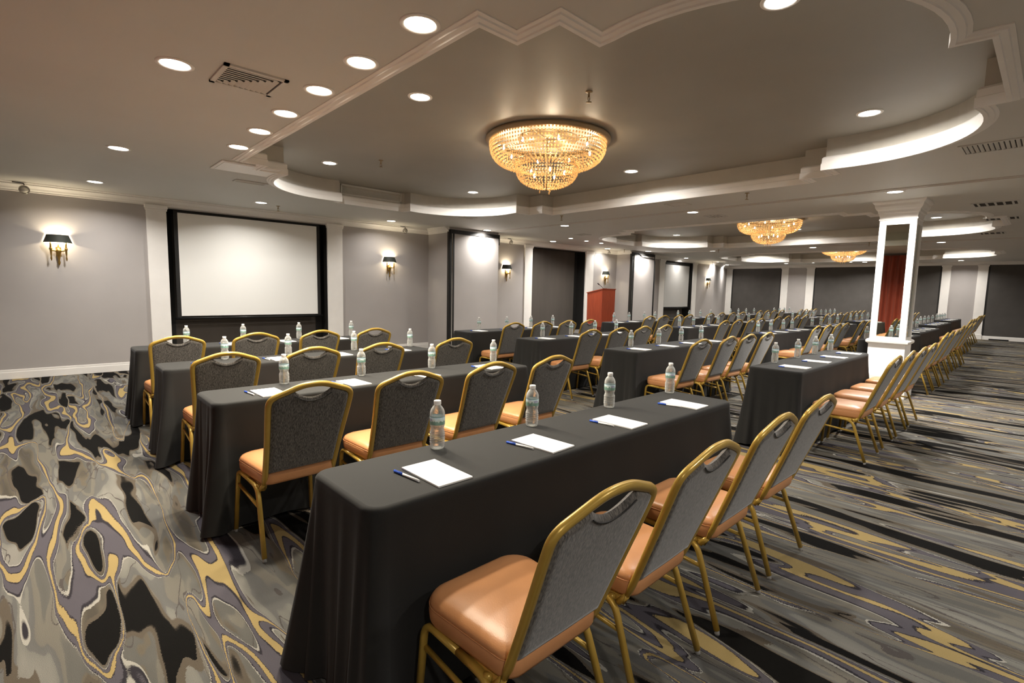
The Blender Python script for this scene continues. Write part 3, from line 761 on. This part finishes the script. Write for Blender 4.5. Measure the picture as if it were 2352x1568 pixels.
# ------------------------------------------------------------------ column
t = empty('mirrored_column', (9.185, 1.615, 0))
h = .215
def sqring(s, z): return [(-s, -s, z), (s, -s, z), (s, s, z), (-s, s, z)]
m = MB(); m.rings([sqring(h+.055, 0), sqring(h+.055, .30), sqring(h+.05, .32), sqring(h+.03, .345), sqring(h+.02, .35)]); m.build('base', M['white'], t)
m = MB(); m.rings([sqring(h+.005, .35), sqring(h+.005, .76), sqring(h+.02, .77), sqring(h+.035, .785), sqring(h+.038, .81), sqring(h+.02, .83), sqring(h, .835)]); m.build('dado', M['white'], t)
m = MB(); s_ = h-.022
m.rings([sqring(s_, .84), sqring(s_, 2.6)])
b_ = .078
for sx in (-1, 1):
    for sy in (-1, 1):
        m.box(min(sx*h, sx*(h-b_)), max(sx*h, sx*(h-b_)), min(sy*h, sy*(h-b_)), max(sy*h, sy*(h-b_)), .87, 2.47)
m.box(-h, h, -h, h, .835, .87); m.box(-h, h, -h, h, 2.47, 2.62)
m.build('shaft', M['white'], t)
for k, (dx, dy) in enumerate(((-1, 0), (0, -1), (1, 0), (0, 1))):
    m = MB(); w_ = h-b_; d = s_+.004
    if dx: m.box(min(dx*d, dx*s_), max(dx*d, dx*s_), -w_, w_, .8702, 2.4698)
    else: m.box(-w_, w_, min(dy*d, dy*s_), max(dy*d, dy*s_), .8702, 2.4698)
    o = m.build('mirror_panel', M['mirror'], t)
m = MB(); m.rings([sqring(h, 2.53), sqring(h+.010, 2.535), sqring(h+.010, 2.555), sqring(h+.002, 2.56), sqring(h+.012, 2.62), sqring(h+.026, 2.635), sqring(h+.030, 2.665), sqring(h+.050, 2.69), sqring(h+.062, 2.72), sqring(h+.066, 2.75), sqring(h+.09, 2.78), sqring(h+.092, HC)]); m.build('capital', M['white'], t)
tag(t, 'square white column with tall mirror panels and moulded capital, right of centre', 'column')

# ------------------------------------------------------------------ lectern on riser, curtain, small things
t = empty('stage_riser', (11.75, 8.9, 0))
m = MB(); m.bbox(-1.0, 1.1, -.75, .75, .02, .26, .006); m.build('skirt', M['cloth'], t)
m = MB(); m.bbox(-1.02, 1.12, -.77, .77, .26, .30, .006); m.build('deck', M['darkgrey'], t)
tag(t, 'low black stage riser under the red lectern', 'riser')
t = empty('lectern', (11.68, 8.78, .30))
def lect(x, s):  # side profile ring (y,z)
    return [(x, -.26, 0+.02), (x, -.26, 1.20), (x, .26, 1.09), (x, .26, .02)]
m = MB(); m.rings([[(-.22, -.20, 0), (.22, -.20, 0), (.22, .20, 0), (-.22, .20, 0)], [(-.29, -.26, .16), (.29, -.26, .16), (.29, .26, .16), (-.29, .26, .16)], [(-.30, -.26, 1.20), (.30, -.26, 1.20), (.30, .26, 1.09), (-.30, .26, 1.09)]]); m.build('body', M['wood'], t)
m = MB(); m.rings([[(-.315, -.275, 1.20), (.315, -.275, 1.20), (.315, .275, 1.085), (-.315, .275, 1.085)], [(-.315, -.275, 1.222), (.315, -.275, 1.222), (.315, .275, 1.107), (-.315, .275, 1.107)]]); m.build('reading_top', M['wood'], t)
tag(t, 'glossy red wooden lectern standing before the screen wall', 'lectern')
t = empty('gooseneck_microphone', (11.62, 8.68, 1.502))
m = MB(); m.lathe([(.035, 0), (.035, .012), (.012, .02), (.008, .03)], 14); m.build('base', M['blackm'], t)
m = MB(); m.tube(rounded_path([(.0, 0, .02), (-.02, 0, .05), (-.19, .0, .13)], .03), .006); m.build('gooseneck', M['blackm'], t)
m = MB(); m.tube([(-.18, 0, .125), (-.19, 0, .13), (-.24, 0, .154), (-.25, 0, .158)], .016); m.build('microphone_head', M['rubber'], t)
m = MB(); m.tube(rounded_path([(.02, 0, .025), (.10, 0, .03), (.16, 0, .035), (.17, 0, .002)], .02), .005); m.build('cable', M['rubber'], t)
tag(t, 'black gooseneck microphone on top of the red lectern', 'microphone')
# red curtain behind the camera, seen in the column's mirror
m = MB(); R = []
for z in (.03, .6, 1.2, 1.9, 2.5, 2.74):
    R.append([(-1.47+.035*math.sin(y_*34+.6*math.sin(y_*5+z))*(1 if z < 2.6 else .6), y_, z) for y_ in [2.0+3.4*i/220 for i in range(221)]])
R2 = [[(x_-.012, y_, z_) for x_, y_, z_ in r_] for r_ in R]
m.rings(R, cap=False, sm=True, closed=False); m.rings(R2[::-1], cap=False, sm=True, closed=False)
tag(m.build('drawn_curtain', M['velvet']), 'red pleated curtain seen only as a reflection in the column mirror', 'curtain')
m = MB(); m.bbox(-.04, .04, -.26, .26, 0, .045, .004); o = m.build('floor_outlet_box', M['blackm']); o.location = (XF-.09, 1.25, 0)
tag(o, 'long black box on the floor against the far dark panel', 'floor box')
# cable round the second pocket
m = MB(); a, b, yp = PK[1]
m.tube(rounded_path([(a+.02, yp-.05, 2.50), (a+.05, yp-.06, 2.70), (a+.35, yp-.06, 2.72), (a+.6, yp-.05, 2.62), (a+1.1, yp-.05, 2.60), (b+.0, yp-.05, 2.56), (b+.01, yp-.05, 1.9), (b+.0, yp-.05, .02)], .12), .012, seg=6)
tag(m.build('black_cable', M['rubber']), 'black cable draped round the second wall pocket and down its right edge', 'cable')

# ------------------------------------------------------------------ banquet chair (faces +y, origin on the floor)
def make_chair():
    t = empty('banquet_chair')
    def ybk(z): return -.165-.215*((z-.38)/.565)          # recline of the back
    half = [(.185, .36), (.188, .46), (.196, .60), (.208, .74), (.214, .81), (.216, .855), (.196, .880), (.145, .898), (.095, .917), (.05, .930), (0, .933)]
    # smooth the outline
    def smooth(h):
        pts = [(-x, z) for x, z in h] + [(x, z) for x, z in h[::-1]][1:]
        P = [Vector((x, 0, z)) for x, z in pts]
        out = [P[0]]
        for i in range(1, len(P)-1):
            a, b, c = (P[i-1]+P[i])/2, P[i], (P[i]+P[i+1])/2
            for k in range(4): tt = (k+.5)/4; out.append(a*(1-tt)**2+b*2*tt*(1-tt)+c*tt*tt)
        out.append(P[-1]); return [(p.x, p.z) for p in out]
    ol = smooth(half)
    path = [Vector((x, ybk(z), z)) for x, z in ol]
    L0 = [Vector((-.180, .05, .372)), Vector((-.182, -.07, .365)), Vector((-.184, -.135, .362)), Vector((-.185, -.160, .375))]
    full = L0[:-1]+[Vector((-.185, -.158, .372))]+path+[Vector((.185, -.158, .372))]+[Vector((-p.x, p.y, p.z)) for p in L0[:-1][::-1]]
    m = MB(); m.tube(full, .0125, .0155, seg=10, up=(0, 1, 0), sq=.75); m.build('back_frame', M['gold'], t)
    # upholstered back panel, with the hand hold scooped out at the top
    inner = []
    for x, z in ol:
        inner.append((x*.955, z))
    top = [(x, z) for x, z in inner if z > .44]
    pan = []
    for x, z in top:
        zz = z-.010
        if abs(x) < .098:
            zz = min(zz, .862 + .042*(abs(x)/.098)**2)
        pan.append((x, zz))
    # Coons patch between bottom edge, the two sides and the scooped top edge
    def resample(P, n):
        L = [0]
        for p, q in zip(P, P[1:]): L.append(L[-1]+math.dist(p, q))
        out = []
        for i in range(n+1):
            d = L[-1]*i/n; k = 0
            while k < len(L)-2 and L[k+1] < d: k += 1
            tt = (d-L[k])/max(1e-9, L[k+1]-L[k]); out.append((P[k][0]+(P[k+1][0]-P[k][0])*tt, P[k][1]+(P[k+1][1]-P[k][1])*tt))
        return out
    nu, nv = 36, 24
    kc = max(i for i, p in enumerate(pan) if p[0] < -.15 and p[1] < .868)
    left = resample([(-.180, .446)]+pan[:kc+1], nv); right = [(-x, z) for x, z in left]
    T_ = resample(pan[kc:len(pan)-kc], nu); T_[0] = left[-1]; T_[-1] = right[-1]
    B_ = [(-.180+.36*i/nu, .446) for i in range(nu+1)]
    def patch(sign, t0):
        vs = []
        for j in range(nv+1):
            v = j/nv
            for i in range(nu+1):
                u_ = i/nu; p = []
                for k in (0, 1):
                    p.append((1-v)*B_[i][k]+v*T_[i][k]+(1-u_)*left[j][k]+u_*right[j][k]-((1-u_)*(1-v)*B_[0][k]+u_*(1-v)*B_[-1][k]+(1-u_)*v*T_[0][k]+u_*v*T_[-1][k]))
                d = min(min(u_, 1-u_)*.38, min(v, 1-v)*.44)
                th = t0*(1-math.exp(-d/.006))+.004*math.sin(PI*u_)*math.sin(PI*v)
                vs.append((p[0], ybk(p[1])+sign*th, p[1]))
        fs = [(j*(nu+1)+i, j*(nu+1)+i+1, (j+1)*(nu+1)+i+1, (j+1)*(nu+1)+i) for j in range(nv) for i in range(nu)]
        return vs, [f_[::-1] for f_ in fs] if sign > 0 else fs
    m = MB()
    vs_, fs_ = patch(-1, .0155); m.add(vs_, fs_, True)
    vs_, fs_ = patch(1, .015); m.add(vs_, fs_, True)
    bp = m.build('backrest', M['fabric'], t)
    m = MB(); m.tube([(x, ybk(z)-.019, z) for x, z in [(-.095+.19*k/12, .843+.034*((k-6)/6)**2) for k in range(13)]], .0022, seg=6); m.build('hand_hold_welt', M['black'], bp)
    # seat
    def rr(w0, w1, y0, y1, rf, rb, n=7):
        # front (y1) wider than back (y0)
        pts = []
        for cx_, cy_, r_, a in ((w1-rf, y1-rf, rf, 0), (-w1+rf, y1-rf, rf, PI/2), (-w0+rb, y0+rb, rb, PI), (w0-rb, y0+rb, rb, 1.5*PI)):
            for k in range(n+1): pts.append((cx_+r_*math.cos(a+PI/2*k/n), cy_+r_*math.sin(a+PI/2*k/n)))
        return pts
    base = rr(.200, .215, -.195, .215, .085, .05)
    cy0 = .01
    def ring(s, z, dome=0): return [(x*s, cy0+(y-cy0)*s, z) for x, y in base]
    m = MB()
    m.rings([ring(.90, .378), ring(.96, .382), ring(.99, .395), ring(1.0, .418), ring(.995, .436), ring(.982, .441), ring(.988, .445), ring(.985, .452), ring(.95, .463), ring(.86, .472), ring(.65, .479), ring(.35, .483), ring(.05, .484)], sm=True)
    st = m.build('seat', M['vinyl'], t)
    m = MB(); m.tube([Vector((x*.992, cy0+(y-cy0)*.992, .4405)) for x, y in base], .0022, seg=6, closed=True); m.build('seat_welt', M['vinyl'], st)
    m = MB(); m.box(-.165, .165, -.15, .19, .366, .379); m.build('seat_board', M['black'], st)
    # legs: four tubes joining in a rail on either side
    for s in (-1, 1):
        fr = rounded_path([(s*.222, .212, .018), (s*.205, .190, .372), (s*.203, .02, .366)], .05, 6)
        m = MB(); m.tube(fr, .0115, .0125, seg=8, up=(1, 0, 0), sq=.7); lg = m.build('leg', M['gold'], t)
        m = MB(); m.lathe([(.0115, 0), (.0115, .008), (.008, .022), (.0005, .022)], 8, c=(s*.2225, .213, 0)); m.build('foot_glide', M['glide'], lg)
        re = rounded_path([(s*.222, -.245, .018), (s*.206, -.125, .360), (s*.203, .02, .366)], .055, 6)
        m = MB(); m.tube(re, .0115, .0125, seg=8, up=(1, 0, 0), sq=.7); lg = m.build('leg', M['gold'], t)
        m = MB(); m.lathe([(.0115, 0), (.0115, .008), (.008, .022), (.0005, .022)], 8, c=(s*.2225, -.247, 0)); m.build('foot_glide', M['glide'], lg)
        m = MB(); m.tube([(s*.206, .196, .290), (s*.211, -.160, .262)], .0085, seg=8, sq=.75); m.build('side_stretcher', M['gold'], t)
        m = MB(); m.tube([(s*.196, -.135, .350), (s*.188, -.165, .385)], .010, .012, seg=8); m.tube([(s*.19, -.12, .362), (s*.203, -.10, .362)], .012, seg=8); m.build('hinge_bracket', M['gold'], t)
    m = MB(); m.tube([(-.203, .150, .362), (.203, .150, .362)], .009, seg=8, sq=.75); m.build('cross_bar', M['gold'], t)
    m = MB(); m.tube([(-.206, -.095, .355), (.206, -.095, .355)], .009, seg=8, sq=.75); m.build('cross_bar', M['gold'], t)
    return t
chair0 = make_chair()

# ------------------------------------------------------------------ bottle, pad, pen
def make_bottle():
    t = empty('water_bottle')
    prof = [(.001, .004), (.016, .003), (.024, .0008), (.0285, .003), (.0305, .010), (.0312, .022)]
    z = .028
    while z < .074:       # ribs of the lower body
        prof += [(.0322, z), (.0322, z+.0035), (.0305, z+.0055), (.0305, z+.0075)]; z += .0095
    prof += [(.0290, .078), (.0272, .086), (.0285, .094), (.0308, .100), (.0316, .105), (.0316, .142), (.0320, .146), (.0312, .156), (.0275, .168), (.021, .178), (.0145, .186), (.0128, .189), (.0128, .200), (.001, .200)]
    m = MB(); m.lathe(prof, 24); m.build('bottle_body', M['bottle'], t)
    m = MB(); n = 24; z0, z1 = .106, .141; R = .0323
    m.rings([[(R*math.cos(2*PI*j/n), R*math.sin(2*PI*j/n), zz) for j in range(n+1)] for zz in (z0, z1)], cap=False, sm=True, closed=False)
    lb = m.build('paper_label', M['label'], t); me = lb.data; uv = me.uv_layers.new(name='UVMap')
    for p in me.polygons:
        for li in p.loop_indices:
            vi = me.loops[li].vertex_index; uv.data[li].uv = ((vi % (n+1))/n, vi//(n+1))
    m = MB(); m.lathe([(.0145, .1885), (.0155, .190), (.0155, .204), (.0145, .2065), (.001, .207)], 20); m.build('cap', M['plwhite'], t)
    return t
bottle0 = make_bottle()
def make_pad():
    t = empty('notepad')
    m = MB(); m.bbox(-.074, .074, -.12, .12, 0, .0065, .0006); m.build('paper_block', M['pad'], t)
    m = MB(); m.box(-.074, .074, .1195, .1212, .0002, .0066); m.build('glue_binding', M['plwhite'], t)
    return t
pad0 = make_pad()
def make_pen():
    t = empty('ballpoint_pen')
    m = MB(); m.tube([(0, -.072, .0048), (0, .03, .0048)], .0046, seg=8); m.build('barrel', M['plwhite'], t)
    m = MB(); m.tube([(0, .018, .0046), (0, .071, .0046)], .0048, seg=8); m.bbox(-.0012, .0012, .022, .066, .0085, .0105, .0004); m.build('pen_cap', M['plblue'], t)
    return t
pen0 = make_pen()

# ------------------------------------------------------------------ tables and cloths
def cloth_mesh(L, W, H, rnd):
    # origin at the floor under the front-left corner; long side along x
    m = MB(); rc = .065
    per = []    # (x, y, nx, ny, c) c = closeness to corner 0..1
    def side(a, b, nn, n):
        for k in range(n):
            tt = k/n; x_ = a[0]+(b[0]-a[0])*tt; y_ = a[1]+(b[1]-a[1])*tt
            Ls = math.hypot(b[0]-a[0], b[1]-a[1]); d = min(tt, 1-tt)*Ls
            per.append((x_, y_, nn[0], nn[1], max(0, 1-d/.22), d, tt*Ls))
    def corner(cx_, cy_, a, n=12):
        for k in range(n):
            an = a+PI/2*k/n; per.append((cx_+rc*math.cos(an), cy_+rc*math.sin(an), math.cos(an), math.sin(an), 1, 0, 0))
    side((rc, 0), (L-rc, 0), (0, -1), 70); corner(L-rc, rc, -PI/2)
    side((L, rc), (L, W-rc), (1, 0), 26); corner(L-rc, W-rc, 0)
    side((L-rc, W), (rc, W), (0, 1), 70); corner(rc, W-rc, PI/2)
    side((0, W-rc), (0, rc), (-1, 0), 26); corner(rc, rc, PI)
    n = len(per); ph = [rnd.uniform(0, 6.28) for _ in range(6)]
    R = []
    levels = [0, .002, .008, .02, .05, .10, .18, .28, .40, .52, .64, .76, .88, 1.0]
    for lv in levels:
        ring = []
        for i, (x_, y_, nx, ny, c, d, s_) in enumerate(per):
            g = lv**1.15
            end = abs(nx)
            flare = (.008+.035*end*(.6+.4*c))*g
            an = 2*PI*i/n
            wav = .0035*math.sin(an*13+ph[0])+.0025*math.sin(an*29+ph[1])
            fold = c*(.016*math.sin(an*31+ph[2])+.008*math.sin(an*47+ph[3]))*(.3+.7*end)
            endw = end*(.011*math.sin(s_*17+ph[4]))
            off = flare+g*(wav+fold+endw)+.0008
            pk = (.07+.03*math.sin(ph[5]+2*an))
            if c >= 1: off += g*pk*(.55+.45*math.cos(4*(math.atan2(ny, nx) % (PI/2)-PI/4)))
            elif c > 0: off += g*pk*.10*c*c-g*.03*c*c*math.sin(PI*c)
            z = H-lv*(H-.012)
            if lv > .95: z += .008*math.sin(an*17+ph[1])+.004
            if lv == 0: ring.append((x_-nx*.018, y_-ny*.018, H)); continue
            if lv == .002: ring.append((x_-nx*.009, y_-ny*.009, H-.0018)); continue
            if lv == .008: ring.append((x_-nx*.002, y_-ny*.002, H-.0075)); continue
            ring.append((x_+nx*off, y_+ny*off, z))
        R.append(ring)
    m.rings(R, cap=False, sm=True)
    # top sheet, very slightly creased
    inner = [(L/2+(x_-L/2)*.9, W/2+(y_-W/2)*.6, H) for x_, y_, *_ in per]
    m.rings([R[0], inner], cap=False, sm=True)
    m.add([p for p in inner], [list(range(n))[::-1]])
    # close the normals outward
    return m
def make_table():
    t = empty('folding_table')
    m = MB(); m.bbox(-1.2, 1.2, -.22, .22, .728, .751, .004); m.build('tabletop', M['plwhite'], t)
    for sx in (-1, 1):
        for sy in (-1, 1):
            m = MB(); m.tube(rounded_path([(sx*.90, sy*.19, 0), (sx*.90, sy*.19, .66), (sx*.82, sy*.17, .727)], .05), .012, seg=8); m.build('leg', M['chrome'], t)
        m = MB(); m.tube([(sx*.90, -.19, .25), (sx*.90, .19, .25)], .009, seg=6); m.build('leg_brace', M['chrome'], t)
    return t
table0 = make_table()
H = .757
T = {
 'A': (.70, 3.22, [1.35, 3.18, 4.67, 6.17], [1.21, 1.78, 2.44, 3.13]),
 'B': (4.93, 7.40, [1.49, 3.20, 4.73, 6.20], [5.42, 6.07, 6.67, 7.27]),
 'C': (9.28, 11.8, [1.66, 3.30, 4.87, 6.50], [9.68, 10.28, 10.95, 11.44]),
 'D': (12.6, 15.2, [1.76, 3.37, 5.06, 6.72], [12.98, 13.62, 14.30, 14.95]),
 'E': (16.7, 19.4, [2.00, 3.58, 5.12, 7.05], [17.08, 17.70, 18.33, 19.03]),
 'F': (20.7, 23.3, [2.15, 3.85, 5.45, 7.08], [21.05, 21.60, 22.15, 22.72]),
}
CH = {('A', 0): [1.06, 1.63, 2.25, 2.87], ('A', 1): [1.01, 1.62, 2.25, 2.88], ('A', 2): [1.0, 1.62, 2.24, 3.06], ('A', 3): [.95, 1.64, 2.30, 2.95],
      ('B', 0): [5.36, 5.99, 6.60, 7.28]}
CY = {('A', 0, 3): .015, ('A', 2, 3): .02}
BL = {'A': 'nearest block', 'B': 'second block', 'C': 'third block', 'D': 'fourth block', 'E': 'fifth block', 'F': 'farthest block'}
RW = ['row along right aisle', 'second row from aisle', 'third row from aisle', 'row nearest screens']
OR = ['first', 'second', 'third', 'fourth']
rnd = random.Random(11)
first = {'chair': True, 'bottle': True, 'pad': True, 'pen': True, 'table': True}
def place(kind, proto, loc, rz):
    if first[kind]: o = proto; first[kind] = False
    else: o = copy_tree(proto)
    o.location = loc; o.rotation_euler = (0, 0, rz); return o
for bk, (x0, x1, ys, bx) in T.items():
    for ri, y0 in enumerate(ys):
        xx0 = 9.62 if (bk == 'C' and ri == 0) else x0
        where = '%s, %s' % (BL[bk], RW[ri])
        W = .46
        xe = 12.08 if (bk == 'C' and ri == 0) else x1
        o = place('table', table0, ((xx0+xe)/2, y0+W/2, 0), 0); tag(o, 'folding table hidden under black cloth, %s' % where, 'table', 'folding tables under the cloths')
        c = cloth_mesh(xe-xx0, W, H, rnd).build('tablecloth', M['cloth']); c.location = (xx0, y0, 0)
        tag(c, 'long black tablecloth reaching the carpet, %s' % where, 'tablecloth', 'black tablecloths on the long tables')
        for k in range(4):
            cxs = CH.get((bk, ri)); cx_ = (cxs[k] if cxs else bx[k]-.11+rnd.uniform(-.015, .015))
            if bk == 'C' and ri == 0: cx_ = [9.78, 10.38, 10.98, 11.5][k]
            o = place('chair', chair0, (cx_, y0-.25+rnd.uniform(-.006, .006)+CY.get((bk, ri, k), 0), 0), rnd.uniform(-.03, .03))
            tag(o, 'gold framed chair with tan seat, %s from left, %s' % (OR[k], where), 'chair', 'gold framed banquet chairs')
            b = bx[k] if not (bk == 'C' and ri == 0) else [9.85, 10.45, 11.05, 11.6][k]
            o = place('bottle', bottle0, (b+rnd.uniform(-.012, .012), y0+.39, H+.0005), rnd.uniform(0, 6.28))
            tag(o, 'clear water bottle, white cap, %s from left, %s' % (OR[k], where), 'bottle', 'water bottles on the tables')
            px = b-.175 if bk != 'A' else [1.04, 1.605, 2.19, 2.86][k]
            o = place('pad', pad0, (px, y0+.145, H+.0005), rnd.uniform(-.03, .03)+.02)
            tag(o, 'white notepad, %s from left, %s' % (OR[k], where), 'notepad', 'notepads on the tables')
            o = place('pen', pen0, (px-.103, y0+.185, H+.0008), rnd.uniform(-.05, .05)+.12)
            tag(o, 'white pen with blue cap, %s from left, %s' % (OR[k], where), 'pen', 'pens on the tables')

# ------------------------------------------------------------------ world and view
wd = bpy.data.worlds.new('world'); scene.world = wd; wd.use_nodes = True
wd.node_tree.nodes['Background'].inputs[0].default_value = (.03, .03, .03, 1); wd.node_tree.nodes['Background'].inputs[1].default_value = 1
vs = scene.view_settings
vs.view_transform = 'Standard'; vs.look = 'None'; vs.gamma = 1; vs.use_curve_mapping = False
vs.exposure = 0.5
